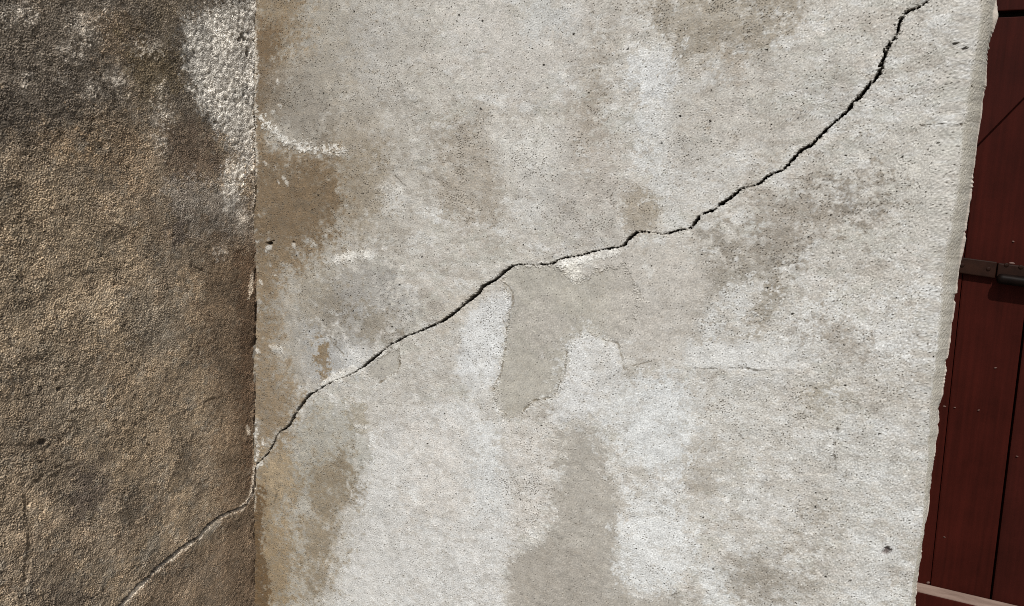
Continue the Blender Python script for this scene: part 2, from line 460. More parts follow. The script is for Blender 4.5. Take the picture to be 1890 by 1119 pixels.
# greys and damp left of the middle
patch([(600, 490), (690, 480), (745, 530), (740, 600), (690, 640), (620, 640), (590, 560)], (152, 148, 142), 0.75, 0.06, 0.014, dn=.9, brk=.4)
patch(cv.ell((690, 595), 36, 30), (150, 139, 122), 0.6, 0.04, 0.012)
patch([(530, 560), (600, 590), (640, 640), (655, 690), (600, 715), (560, 700), (545, 640)], (166, 165, 163), 0.75, 0.035, 0.010, brk=.3)
patch([(545, 480), (620, 500), (610, 590), (550, 590)], (152, 143, 128), 0.85, 0.07, 0.012, dn=.8, brk=.2)
patch([(560, 740), (640, 740), (660, 800), (690, 840), (650, 900), (600, 960), (540, 900), (540, 820)], (172, 169, 160), 0.8, 0.04, 0.010)
patch([(640, 640), (690, 650), (660, 690), (625, 660)], (192, 190, 186), 0.7, 0.02, 0.006)
patch([(600, 260), (690, 280), (705, 370), (640, 440), (590, 450), (600, 340)], (150, 137, 118), 0.8, 0.09, 0.014, dn=1.1, brk=.3)
patch([(560, 560), (620, 540), (640, 600), (600, 640)], (142, 133, 120), 0.7, 0.06, 0.012, dn=.9, brk=.3)
patch([(455, -40), (640, -40), (660, 120), (640, 300), (700, 420), (600, 520), (560, 700), (455, 800)], (164, 155, 141), 0.7, 0.12, 0.014, dn=.9, brk=.25)
patch([(455, 800), (600, 760), (660, 860), (640, 1000), (590, 1150), (455, 1150)], (166, 158, 143), 0.65, 0.10, 0.014, dn=.9, brk=.25)
# brown bleeding out of the corner
OCHRE = (128, 103, 77)
patch([(455, -40), (546, -40), (562, 70), (530, 120), (520, 200), (500, 240), (500, 270), (610, 290), (628, 340), (612, 430), (560, 470), (520, 500), (455, 500)],
      (143, 126, 104), 0.93, 0.08, 0.012, dn=1.0, brk=.25)
patch([(455, 280), (600, 290), (618, 350), (600, 430), (520, 470), (455, 480)], (126, 108, 87), 0.75, 0.11, 0.016, dn=1.0, brk=.2)
patch([(455, 40), (520, 60), (510, 190), (480, 230), (455, 240)], (124, 104, 82), 0.75, 0.05, 0.010, dn=1.0, brk=.3)
patch([(455, 470), (530, 470), (512, 540), (506, 640), (530, 700), (560, 740), (520, 830), (455, 850)], (145, 127, 104), 0.93, 0.08, 0.010, dn=1.0, brk=.25)
patch([(455, 830), (520, 830), (552, 900), (530, 960), (545, 1050), (530, 1150), (455, 1150)], (150, 131, 105), 0.93, 0.08, 0.010, dn=1.0, brk=.25)
patch([(490, 840), (548, 850), (540, 920), (500, 900)], (174, 156, 130), 0.6, 0.03, 0.008)
patch([(572, 860), (640, 850), (652, 900), (622, 960), (600, 1080), (575, 1110), (560, 990)], (142, 127, 106), 0.8, 0.085, 0.014, dn=1.0, brk=.2)
patch([(640, 740), (672, 745), (688, 790), (676, 800), (645, 778)], (158, 148, 130), 0.7, 0.02, 0.005)
patch([(455, 880), (486, 900), (490, 1010), (505, 1150), (455, 1150)], (112, 90, 66), 0.75, 0.02, 0.005)
patch([(590, 620), (606, 640), (610, 700), (596, 705), (588, 660)], (135, 112, 82), 0.65, 0.02, 0.005)
patch([(495, 130), (560, 130), (610, 200), (590, 260), (520, 255), (490, 210)], (146, 138, 127), 0.75, 0.06, 0.012, dn=1.3, brk=.4)


def stroke(pts, rgb, s, soft, warp, hgt=0.0, brk=0.0):
    sd, _ = cv.line(pts)
    m = 1 - sstep(-soft / 2, soft / 2, sd + edge * warp)
    mm = m * s
    if brk: mm = mm * np.clip(1 - brk + brk * 1.3 * sstep(-0.6, 0.6, 0.6 * fine + 0.7 * dith), 0, 1)
    put(C, rgb, mm)
    global Hh
    Hh = Hh + hgt * m


# crumbs of white lime
LIME = (214, 209, 200)
stroke([(476, 210, 10), (500, 240, 12), (530, 262, 10), (560, 272, 14), (595, 276, 10), (632, 279, 8)], LIME, .85, .007, .006, .0012, .75)
stroke([(612, 482, 10), (640, 474, 14), (680, 468, 14)], LIME, .8, .008, .004, .0010, .3)
stroke([(1024, 488, 6), (1050, 488, 18), (1090, 474, 14), (1136, 466, 12)], LIME, .9, .006, .003, .0010, .25)
stroke([(1055, 500, 26), (1062, 512, 18)], (208, 202, 190), .9, .007, .004, .0010, .2)
stroke([(1193, 492, 16), (1200, 500, 16)], (204, 200, 192), .7, .010, .004, .0004)
stroke([(596, 708, 10), (625, 694, 16), (656, 682, 10)], LIME, .9, .006, .003, .0012, .25)
stroke([(700, 345, 6), (735, 352, 10)], LIME, .5, .010, .006, .0004, .4)
stroke([(632, 610, 4), (640, 640, 10), (660, 655, 10)], (204, 200, 194), .6, .008, .004, .0006, .3)
stroke([(640, 745, 4), (660, 784, 5), (683, 790, 5), (690, 850, 4)], (207, 204, 198), .7, .004, .003, .0008, .3)
stroke([(652, 905, 4), (612, 1050, 4), (598, 1110, 6)], (203, 200, 195), .5, .006, .004, .0006, .3)
stroke([(1005, 970, 14), (985, 1000, 14), (955, 1015, 8)], (206, 202, 194), .6, .010, .006, .0006, .4)
stroke([(520, 650, 12), (505, 646, 8)], LIME, .6, .006, .004, .0008, .3)
for p in [(522, 328, 4), (502, 205, 5), (1243, 68, 9), (527, 336, 6), (516, 196, 3), (494, 262, 4), (505, 255, 4), (489, 300, 3), (531, 160, 3), (513, 335, 2.5), (512, 150, 5), (508, 310, 4), (520, 250, 6), (540, 452, 8), (579, 450, 5),
          (1330, 1016, 6), (480, 520, 6), (505, 505, 4), (519, 645, 6), (474, 645, 6)]:
    stroke([(p[0], p[1], p[2]), (p[0] + 2, p[1] + 3, p[2])], (202, 196, 186), .75, .004, .0022, .0008)
stroke([(470, 770, 4), (474, 800, 10), (476, 830, 10), (473, 850, 7)], (208, 203, 194), .85, .005, .004, .0012, .5)
stroke([(484, 812, 9), (488, 820, 10)], (208, 203, 194), .8, .005, .004, .0012, .4)
stroke([(484, 853, 8), (476, 862, 6)], (210, 205, 196), .8, .003, .002, .0008)
stroke([(473, 60, 5), (474, 110, 8), (472, 180, 5), (474, 300, 5), (470, 340, 3)], (205, 198, 186), .8, .004, .003, .0010, .4)
stroke([(473, 890, 4), (472, 940, 4)], (190, 182, 168), .6, .004, .002)

for sdx, rg_ in ((sd_g1, .0028), (sd_g4, .0020)):
    r_ = sdx + edge * rg_ + dith * .0012
    brk_ = sstep(-0.1, 1.0, cv.fbm(60, 0.05, 1.0)) * (1 - (right_fade if sdx is sd_g1 else 0))
    put(C, (212, 208, 200), .65 * brk_ * np.exp(-((r_ - .0042) / .0028) ** 2))
    Hh = Hh + .0009 * brk_ * np.exp(-((r_ - .0042) / .0040) ** 2)
    put(C, (120, 108, 91), .55 * sstep(0.0, 0.9, cv.fbm(61, 0.05, 1.0)) * (1 - (right_fade if sdx is sd_g1 else 0)) * np.exp(-((r_ + .0006) / .0013) ** 2))
# flaked outlines: dark lines painted along the step
EDGE_DARK = (118, 106, 88)
for ln in ([(918, 515, 2), (935, 525, 2), (946, 540, 2.5), (947, 560, 2.5), (941, 575, 1.5), (926, 588, 1), (934, 606, 2), (932, 640, 1.5), (924, 690, 2), (908, 722, 3)],
           [(1112, 626, 1.5), (1140, 634, 2), (1148, 660, 2.5), (1152, 682, 3), (1172, 675, 2), (1200, 668, 1)],
           [(1046, 650, 1), (1042, 690, 1.5), (1022, 733, 2.5), (985, 740, 2.5), (966, 758, 2), (962, 776, 1.5)],
           [(738, 660, 1.5), (736, 684, 1.5), (702, 706, 1.5)],
           [(625, 615, 1.5), (620, 640, 1.5), (636, 655, 2)],
           [(512, 912, 1.5), (518, 880, 1.5), (506, 930, 1)]):
    stroke(ln, EDGE_DARK, .65, .0022, .0010, -.0008, .6)
for ln in ([(1262, 679, 1), (1300, 681, 1.6), (1340, 680, 1.2), (1372, 679, 2.2), (1400, 684, 1.6), (1440, 684, .8)],
           [(1700, 232, .8), (1735, 228, 2.4), (1752, 232, 2), (1772, 228, 1.8)],
           [(1545, 790, .6), (1540, 830, 1.4), (1542, 868, 1)],
           [(728, 325, .6), (742, 340, 1.2), (748, 344, 1.6)],
           [(1358, 798, .8), (1366, 805, 3), (1372, 812, 1)],
           [(1240, 1100, .5), (1260, 1090, .8)],
           [(360, 0, 0), (360, 0, 0)]):
    stroke(ln, (84, 76, 66), .8, .0020, .0010, -.0010, .85)

lowr = sstep(0.95, 0.55, cv.Z - 0.10 * cv.U) * sstep(0.25, 0.45, cv.U)
lowr = lowr * (1 - 0.85 * np.maximum(m_g1, m_g2))
put(C, (207, 206, 202), 0.36 * lowr * sstep(0.25, 1.0, cv.fbm(73, 0.07, 1.0, su=1.0, sz=0.6) + 0.5 * rag))
put(C, (160, 152, 140), 0.28 * lowr * sstep(0.6, 1.4, cv.fbm(74, 0.05, 1.0, su=1.0, sz=0.6) + 0.5 * rag))
streak = cv.fbm(70, 0.012, 0.9, su=1.0, sz=0.07) + 0.7 * cv.fbm(71, 0.03, 1.0, su=1.0, sz=0.10)
streak = streak / streak.std() * sstep(-0.8, 1.2, cv.fbm(72, 0.12, 1.2))
C = C * (1 - 0.030 * streak + 0.03 * rag * sstep(.35, .1, cv.U))[..., None]
lum_ = np.array((182, 176, 167), np.float32)
C = C + 0.24 * (C.mean(-1) - lum_.mean())[..., None]
# relief
und = cv.fbm(20, 0.30, 2.2)
Hh = Hh + 0.0016 * und + 0.00022 * cv.band(21, 0.045, 0.5)
wormy = cv.band(22, 0.0062, 0.35, su=0.65, sz=1.25)
right = sstep(0.9, 1.25, cv.U)
grain = grit * (1 - 0.4 * right) + 0.5 * grit2 + 0.85 * right * wormy
Hh = Hh + rough * 0.000135 * grain + 0.00009 * cv.band(26, 0.014, 0.5, su=0.3, sz=1.0) * sstep(-0.3, 1.2, cv.fbm(27, 0.15, 1.3))
# dark specks: grit and pin holes
clus = sstep(-0.7, 1.6, cv.fbm(23, 0.06, 1.1)) ** 1.3
rough *= 0.30 + 1.3 * sstep(-1.3, 1.6, cv.fbm(25, 0.09, 1.0))
thr = 2.18 - 1.20 * np.clip(dens, 0, 1.6) * (0.12 + 0.88 * clus)
speck = sstep(thr, thr + 0.55, -(grit * 0.85 + 0.5 * grit2))
put(C, (96, 88, 78), 0.85 * speck)
Hh = Hh - 0.0006 * speck
coarse = sstep(1.9, 2.5, -cv.band(28, 0.0075, 0.35)) * sstep(0.35, 0.8, clus) * sstep(.3, 1.0, dens)
put(C, (88, 80, 70), 0.7 * coarse)
Hh = Hh - 0.0008 * coarse
big = cv.band(24, 0.011, 0.22)
hole = sstep(3.0, 3.35, -big) * sstep(.2, .6, dens)
put(C, (58, 52, 46), 0.85 * hole)
Hh = Hh - 0.003 * hole
put(C, (212, 208, 202), 0.35 * sstep(1.7, 2.4, grit) * (0.4 + 0.6 * right))
C *= (1 + 0.055 * grit + 0.03 * grit2 + 0.025 * fine + 0.008 * mid)[..., None] * 1.015

# two chipped holes; lit bottom and shaded top of the first painted in
hm = 1 - sstep(-.0025, .0015, cv.ell((496, 458), 4.5, 7.5, 25) + edge * .0018 + dith * .0006)
put(C, (204, 199, 190), .85 * hm)
Hh += 0.0014 * hm
hm = 1 - sstep(-.002, .001, cv.ell((497, 442), 5, 4, 0) + edge * .0012)
put(C, (168, 160, 150), .8 * hm)
hm = 1 - sstep(-.0012, .0010, cv.ell((500, 448), 10, 3.2, -24) + edge * .0007)
put(C, (74, 64, 54), .8 * hm)
Hh -= 0.013 * hm
hm = 1 - sstep(-.0012, .0008, cv.ell((541, 447), 5, 2, 20) + edge * .0006)
put(C, (84, 72, 58), .8 * hm)
Hh -= 0.005 * hm
sd_h = cv.ell((1637, 1018), 9, 6, -30) + edge * .0008
hm = 1 - sstep(-.002, .002, sd_h)
put(C, (96, 84, 80), hm * .8)
Hh -= 0.006 * hm
put(C, (206, 203, 198), .6 * (1 - sstep(0, .012, sd_h)) * (1 - hm))

# the long crack
crack_pts = [(1760, -40, 3), (1715, 0, 5), (1699, 12, 5), (1684, 18, 4.5), (1672, 24, 8), (1663, 36, 7), (1658, 54, 7), (1654, 68, 6), (1643, 80, 8), (1634, 95, 9),
             (1630, 111, 8), (1626, 122, 9), (1625, 134, 8), (1615, 147, 8), (1602, 161, 8), (1590, 177, 5.5), (1575, 188, 7), (1566, 204, 7), (1552, 216, 6),
             (1529, 236, 6.5), (1513, 252, 7), (1497, 268, 6.5), (1477, 279, 6), (1461, 297, 6.5), (1445, 315, 4.5), (1429, 319, 3), (1416, 326, 7), (1404, 338, 6.5),
             (1389, 344, 2.4), (1370, 347, 3.4), (1357, 358, 7), (1345, 368, 6.5), (1330, 377, 6), (1319, 387, 4.5), (1293, 397, 4), (1286, 406, 9), (1281, 414, 6),
             (1275, 421, 3), (1250, 426, 5), (1236, 431, 5.5), (1222, 433, 1.6), (1204, 430, 1.0), (1186, 428, 4.5), (1174, 430, 6.5), (1161, 440, 7.5), (1151, 454, 4.5),
             (1138, 458, 2.5), (1126, 459, 5), (1113, 461, 2.5), (1093, 465, 3), (1075, 471, 4), (1061, 473, 1.6), (1034, 478, 4), (1018, 487, 4.5), (1004, 489, 3), (990, 489, 1.0),
             (957, 489, 1.0), (947, 491, 6), (932, 501, 7.5), (918, 514, 7), (898, 525, 7), (890, 530, 9), (884, 540, 8), (863, 557, 7.5), (847, 571, 7), (829, 585, 7),
             (815, 594, 6), (811, 596, 1.5), (804, 599, 5), (788, 606, 4.5), (772, 613, 4), (758, 618, 3), (743, 624, 4.5), (734, 630, 6.5), (721, 636, 1.6), (710, 645, 1.6), (704, 650, 5.5),
             (686, 664, 7.5), (673, 675, 7), (659, 685, 3.5), (645, 693, 1), (620, 702, .6), (602, 711, 1), (590, 719, 3.5), (572, 729, 5.5), (561, 742, 6), (547, 762, 5.5),
             (536, 783, 6.5), (529, 790, 4.5), (521, 794, 5.5), (513, 801, 2), (508, 814, 5), (500, 828, 5), (490, 842, 3.5), (481, 851, 2.5), (474, 857, 5), (470, 868, 5), (466, 885, 3)]
sd_c, side_c = crack_fields(cv, crack_pts, 0.00055, 30, 0.70)
crumb = sstep(0.5, 1.1, cv.band(34, 0.0085, 0.4)) * (1 - sstep(0.0, 0.02, cv.poly([(1675, 40), (1655, 40), (1615, 150), (1640, 150)])))
sd_c = np.where(sd_c < 0.004, sd_c + 0.0042 * crumb, sd_c)
# dusty, slightly chipped lips
lip = np.exp(-np.clip(sd_c, 0, 1) / 0.0035) * (sd_c < 0.5)
put(C, (204, 197, 186), 0.55 * lip * sstep(-0.1, 1.0, cv.fbm(35, 0.03, 1.0)))
Hh = Hh - 0.0016 * lip * sstep(-0.4, 1.2, cv.fbm(36, 0.02, 1.0))
put(C, (96, 88, 78), 0.55 * (sd_c < 0.0004) * (sd_c > -0.0007))
inside = sd_c < -0.0002
depth_c = np.where(inside, 0.008 + 0.030 * sstep(0.0002, 0.0018, -sd_c), 0.0)
put(C, (120, 108, 94), inside * 0.85)
Hh = Hh - depth_c
# fine hair crack where the main one closes up
hair = (sd_c < 0.0010) & ~inside
Hh = Hh - hair * 0.0014
# corner joint: open seam in places
Hh = Hh + (0.0016 * cv.fbm(32, 0.10, 1.3) + 0.0012) * np.exp(-np.clip(cv.U, 0, 1) / 0.010)
seam = sstep(0.0030, 0.001, cv.U) * sstep(-0.2, 0.7, cv.band(31, 0.16, 0.4, su=0.05) + 1.2 * (np.abs(cv.Z - 0.83) < 0.11) + 2.0 * (np.abs(cv.Z - cv.to_uv((471, 885))[1]) < 0.03))
Hh = Hh - 0.010 * seam
du, dz = snap(cv, sd_c)

LIT_F = np.array([1.13, 1.07, 1.02], np.float32)     # daylight on this wall, used to turn seen colours into pigment
C_lin = srgb(np.clip(C * 0.995, 5, 250)).astype(np.float32) / LIT_F

# fold the sheet round the worn arris and into the reveal
rows_f = cv.nz
j_edge = int(round((XE - 0.045 - cv.u0) / GF))
zz = cv.z
cham = 0.006 + 0.025 * sstep(0.48, 1.10, zz) + 0.0012 * cv.fbm(40, 0.12, 1.6)[:, 5]
bite = 0.0010 * cv.fbm(41, 0.16, 1.35)[:, 9] - 0.0024 * sstep(1.2, 2.2, cv.band(42, 0.035, 0.6)[:, 20]) + 0.0005 * cv.band(43, 0.006, 0.5)[:, 4] * sstep(0, 1, cv.band(44, 0.08, 0.5)[:, 4])
bite = bite + 0.004 * np.exp(-((zz - 1.372) / 0.02) ** 2) - 0.003 * np.exp(-((zz - 1.30) / 0.05) ** 2)
xe = XE - 0.0022 + 0.0165 * sstep(0.35, 1.40, zz)
nu_front = j_edge + 1
K_ARC, K_REV = 34, 10
rows = cv.nz
total = nu_front + K_ARC + K_REV
P = np.zeros((rows, total, 3), np.float32)
Nn = np.zeros((rows, total, 2), np.float32)         # outward direction in plan
hsel = np.zeros((rows, total), np.float32)
Cc = np.zeros((rows, total, 3), np.float32)
P[:, :nu_front, 0] = cv.U[:, :nu_front] + du[:, :nu_front]
P[:, :nu_front, 2] = cv.Z[:, :nu_front] + dz[:, :nu_front]
Nn[:, :nu_front, 1] = -1
hsel[:, :nu_front] = Hh[:, :nu_front]
Cc[:, :nu_front] = C_lin[:, :nu_front]
x_start = cv.u[j_edge]
flat = (xe - cham) - x_start
arc = 1.9 * cham
for k in range(K_ARC):
    t = (k + 1) / K_ARC * (flat + arc)
    on_flat = t <= flat
    ph = np.clip((t - flat) / arc, 0, 1)
    x = np.where(on_flat, x_start + t, xe - cham + cham * ph + bite * sstep(0.72, 1.0, ph))
    y = np.where(on_flat, 0, 1.35 * cham * ph ** 1.75)
    j = nu_front + k
    P[:, j, 0], P[:, j, 1], P[:, j, 2] = x, y, zz
    ang = np.where(on_flat, 0, np.arctan(1.35 * 1.75 * ph ** 0.75))
    Nn[:, j, 0] = np.sin(ang); Nn[:, j, 1] = -np.cos(ang)
    jc = np.minimum(j, cv.nu - 1)
    hsel[:, j] = Hh[:, jc] * np.where(on_flat, 1, 1 - 0.75 * sstep(0.5, 0.9, ph))
    arris = np.where(on_flat, 0, sstep(0.02, 0.30, ph))[:, None]
    base = C_lin[:, jc]
    Cc[:, j] = base * (1 - 0.7 * arris) + srgb((160, 152, 136)) / LIT_F * 0.7 * arris * (1 + 0.10 * grit[:, jc] + 0.05 * rag[:, jc])[:, None]  # grime tone together with shade of the turned face, painted in
    rim = (sstep(0.86, 0.93, ph + 0.03 * bite / 0.001) * ~on_flat)[:, None]
    Cc[:, j] = Cc[:, j] * (1 - rim) + srgb((208, 194, 178)) / LIT_F * rim
for k in range(K_REV):
    j = nu_front + K_ARC + k
    y = cham * 1.35 + (k + 1) / K_REV * (0.34 - cham * 1.35)
    P[:, j, 0], P[:, j, 1], P[:, j, 2] = xe + bite * (1 - (k + 1) / K_REV), y, zz
    Nn[:, j, 0] = 1
    hsel[:, j] = 0.0
    Cc[:, j] = srgb((178, 170, 156)) / LIT_F
P[..., 0] += Nn[..., 0] * hsel
P[..., 1] += Nn[..., 1] * hsel
# rows above and below the part in view, growing coarser (mirrored relief without the crack)
in_n = cv.smooth(Hh + depth_c, 0.014)
c_soft = np.stack([cv.smooth(C_lin[..., k], 0.012) for k in range(3)], -1)


def more_rows(zs, mirror_from_top):
    out_p, out_c = [], []
    for z in zs:
        off = (z - zz[-1]) if mirror_from_top else (zz[0] - z)
        i = int(round(off / GF)) % (2 * (rows - 1))
        i = min(i, 2 * (rows - 1) - i)
        i = rows - 1 - i if mirror_from_top else i
        ref = rows - 1 if mirror_from_top else 0
        p = P[ref].copy(); p[:, 2] = z
        p[:nu_front, 0] = cv.u[:nu_front]
        p[:nu_front, 1] = -in_n[i, :nu_front]
        c = Cc[i].copy(); c[:nu_front] = c_soft[i, :nu_front]
        out_p.append(p); out_c.append(c)
    return np.array(out_p), np.array(out_c)


top_z = zz[-1] + np.cumsum(np.linspace(0.004, 0.05, 42)); top_z = top_z * 1.0
bot_z = np.linspace(zz[0] - 0.004, 0.0, 10)
tp, tc_ = more_rows(top_z, True)
bp_, bc_ = more_rows(bot_z, False)
P = np.concatenate([bp_[::-1], P, tp]); Cc = np.concatenate([bc_[::-1], Cc, tc_])
nb = len(bot_z)

front_mat = plaster_material('pale_render', 620.0, 0.25, 0.10)
faces = np.ones((P.shape[0] - 1, P.shape[1] - 1), bool)


def face_mask(m):
    f = np.zeros_like(faces)
    k = m[:-1, :nu_front - 1] | m[1:, :nu_front - 1] | m[:-1, 1:nu_front] | m[1:, 1:nu_front]
    f[nb:nb + rows - 1, :nu_front - 1] = k
    return f


f_crack = face_mask(inside)
f_skim = []
for sdp in (sd_g1, sd_g2, sd_g4):
    f_skim.append(face_mask((sdp + edge * 0.003) < 0) & ~f_crack)
f_arris = np.zeros_like(faces); f_arris[:, nu_front + 8:nu_front + K_ARC] = True
f_far = np.zeros_like(faces); f_far[:nb] = True; f_far[nb + rows - 1:] = True
f_far[:, nu_front + 8:] = False
main = faces & ~f_crack & ~f_arris & ~f_far
for f in f_skim: main &= ~f
front_wall = grid_mesh('rendered_wall', P, Cc, main, front_mat)
tag(front_wall, 'pale grey weathered rendered wall with a long black diagonal crack beside the door', 'wall', kind='thing')
o = grid_mesh('crack', P, Cc, f_crack, front_mat, front_wall); o['label'] = 'jagged black crack rising diagonally across the pale wall'
for f, lb in zip(f_skim, ('smooth greige bare patch below the middle of the crack', 'smooth greige bare patch at the bottom of the wall',
                          'small smooth bare patch under the lower part of the crack')):
    if f.any():
        o = grid_mesh('plaster_patch', P, Cc, f, front_mat, front_wall); o['label'] = lb
coarse_pale = coarse_material('pale_render_coarse', 330.0, 0.0018)
f_low = f_far.copy(); f_low[nb:] = False
grid_mesh('outer_render', P, Cc, f_low, coarse_pale, front_wall)
grid_mesh('outer_render', P, Cc, f_far & ~f_low, coarse_pale, front_wall)
o = grid_mesh('worn_edge', P, Cc, f_arris, front_mat, front_wall); o['label'] = 'worn rounded plaster edge of the wall beside the door'
far_mat = simple_material('far_render', (0.30, 0.28, 0.25), (0.45, 0.43, 0.40), 6.0, 0.95, 0.6, 0.006, 0.15)
ztop = float(top_z[-1])


def box(name, x0, x1, y0, y1, z0, z1, mat, parent, bevel=0.0):
    return prism(name, [(x0, z0), (x1, z0), (x1, z1), (x0, z1)], y0, y1, mat, parent, bevel)


box('jamb', 2.20, 3.20, 0.0, 0.34, 0.0, ztop, far_mat, front_wall, 0.008)
box('lintel', XE + 0.002, 2.198, 0.0, 0.34, 2.12, ztop, far_mat, front_wall, 0.006)
box('backing', -0.02, XE - 0.03, 0.10, 0.335, 0.0, ztop - 0.01, far_mat, front_wall)

# ------------------------------------------------------------------ side wall
GS = 0.00128
cv = Canvas(-0.012, 0.64, 0.065, 1.49, GS, on_side, 2)
broad = cv.fbm(1, 0.16, 1.5)
mid = cv.fbm(2, 0.05, 1.3)
fine = cv.fbm(3, 0.015, 1.0)
rain = cv.fbm(4, 0.09, 1.4, su=1.0, sz=0.3)
edge = cv.fbm(5, 0.022, 0.9)
edge2 = cv.fbm(11, 0.06, 1.2)
blot = cv.fbm(8, 0.03, 1.2)
b9 = cv.band(20, 0.0047, 0.60)
b5 = cv.band(21, 0.0031, 0.40)
DK = 0.50
dith = 0.75 * b9 + 0.45 * b5 + 0.4 * fine
rag = 0.60 * cv.fbm(9, 0.026, 0.8) + 0.50 * cv.fbm(10, 0.04, 0.9, su=1.0, sz=0.4) + 0.35 * dith
rag = rag / rag.std()
C = np.empty(cv.U.shape + (3,), np.float32)
C[:] = (134, 119, 100)
Hh = np.zeros(cv.U.shape, np.float32)
rough = np.ones(cv.U.shape, np.float32)
dens = np.zeros(cv.U.shape, np.float32)
put(C, (116, 102, 85), 0.6 * sstep(0.1, 1.5, broad))
put(C, (152, 132, 106), 0.6 * sstep(0.2, 1.5, -broad))
put(C, (134, 128, 117), 0.5 * sstep(0.5, 1.6, mid + 0.4 * rain))
put(C, (112, 96, 78), 0.45 * sstep(0.6, 1.8, -mid))
put(C, (142, 116, 90), 0.25 * sstep(0.7, 1.8, rain))
# grimy band along the top
patch([(-60, -60), (480, -60), (480, 250), (340, 240), (260, 210), (180, 220), (100, 240), (-60, 260)], (104, 95, 84), 0.92, 0.06, 0.016, brk=.12)
patch([(-60, 120), (120, 130), (180, 200), (120, 235), (-60, 240)], (92, 83, 73), 0.75, 0.05, 0.014, brk=.3)
patch([(160, 30), (250, 30), (300, 100), (240, 140), (180, 110)], (118, 99, 78), 0.6, 0.04, 0.012)
patch([(230, 70), (330, 80), (335, 160), (280, 200), (235, 170)], (92, 80, 60), 0.75, 0.04, 0.012)
patch([(265, -10), (330, -10), (330, 70), (270, 60)], (100, 89, 73), 0.7, 0.04, 0.012)
patch([(300, 230), (360, 225), (400, 260), (410, 330), (340, 340), (300, 300)], (98, 82, 68), 0.75, 0.04, 0.012)
patch([(170, 225), (250, 235), (290, 330), (250, 360), (190, 320)], (146, 123, 96), 0.6, 0.07, 0.016, brk=.2)
patch([(90, 245), (140, 240), (150, 290), (100, 290)], (150, 122, 90), 0.5, 0.04, 0.014)
patch([(300, 340), (420, 330), (470, 400), (470, 450), (400, 470), (320, 420)], (132, 125, 117), 0.75, 0.04, 0.012, brk=.2)
patch([(310, 400), (345, 400), (345, 450), (320, 450)], (96, 84, 74), 0.6, 0.025, 0.008)
patch([(380, 430), (490, 440), (490, 1150), (430, 1150), (400, 900), (390, 700), (360, 600), (370, 500)], (106, 88, 69), 0.8, 0.07, 0.014, brk=.1)
patch([(440, 460), (490, 460), (490, 900), (452, 900), (440, 700)], (92, 71, 53), 0.65, 0.03, 0.008)
patch([(240, 540), (320, 560), (320, 660), (240, 640)], (136, 126, 111), 0.6, 0.04, 0.014)
patch([(60, 300), (160, 330), (260, 480), (200, 640), (60, 700), (-30, 600), (-30, 380)], (150, 132, 107), 0.6, 0.08, 0.02, brk=.3)
patch([(180, 640), (330, 700), (340, 860), (220, 900), (170, 800)], (146, 126, 100), 0.55, 0.08, 0.02, brk=.3)
patch([(-40, 760), (130, 780), (110, 1000), (-40, 1000)], (144, 126, 103), 0.5, 0.08, 0.02, brk=.3)
patch(cv.ell((160, 905), 30, 45), (90, 79, 70), 0.8, 0.04, 0.012)
patch(cv.ell((110, 1110), 50, 25), (84, 74, 64), 0.7, 0.04, 0.012)
patch(cv.ell((235, 950), 18, 14), (92, 80, 66), 0.6, 0.03, 0.010)
patch([(290, 1050), (470, 960), (490, 1150), (230, 1150)], (112, 93, 74), 0.5, 0.04, 0.012)
patch([(80, 640), (180, 700), (170, 800), (90, 790)], (126, 115, 99), 0.6, 0.05, 0.014)
# bared pale plaster next to the corner
pale = [(332, 30), (380, 10), (480, -20), (480, 210), (470, 300), (446, 350), (432, 395), (414, 380), (420, 320), (442, 285), (420, 262), (402, 238), (365, 205), (350, 160), (338, 100)]
sd_p, m_p = patch(pale, (200, 196, 188), 0.96, 0.018, 0.0110, hgt=-.0010, rg=0.85, brk=.15)
patch([(395, 255), (450, 250), (470, 300), (440, 300)], (164, 158, 150), 0.6, 0.02, 0.006)
patch([(448, 30), (480, 20), (480, 180), (455, 180)], (192, 188, 181), 0.6, 0.015, 0.004)
patch([(416, 300), (440, 290), (440, 340), (424, 398), (412, 385)], (194, 188, 178), 0.7, 0.012, 0.004, hgt=.001)
for p in [(150, 45, 26, 24), (168, 66, 16, 14), (20, 22, 34, 16), (58, 18, 10, 14), (215, 142, 14, 22), (222, 150, 8, 10), (48, 155, 14, 6), (170, 170, 10, 12),
          (262, 88, 12, 8), (283, 85, 16, 11), (248, 85, 8, 8), (298, 165, 9, 14), (302, 270, 7, 18), (296, 255, 8, 8), (410, 465, 9, 9), (400, 467, 6, 5), (125, 95, 10, 6), (152, 100, 10, 8),
          (120, 150, 8, 8), (195, 10, 10, 8), (290, 215, 14, 18), (308, 205, 10, 12), (445, 405, 12, 18)]:
    patch(cv.ell(p[:2], p[2], p[3]), (194, 185, 172), 0.8, 0.016, 0.008, hgt=.0006, brk=.45)
stroke([(466, 505, 6), (463, 530, 8), (460, 550, 5)], (196, 184, 166), .8, .004, .002, .0008, .2)
stroke([(470, 310, 4), (468, 430, 3)], (176, 166, 152), .5, .004, .003, 0, .4)
stroke([(458, 788, 5), (461, 800, 6)], (200, 190, 174), .8, .003, .001, .001)
stroke([(466, 760, 3), (470, 820, 4), (472, 900, 4)], (150, 132, 108), .6, .004, .002)
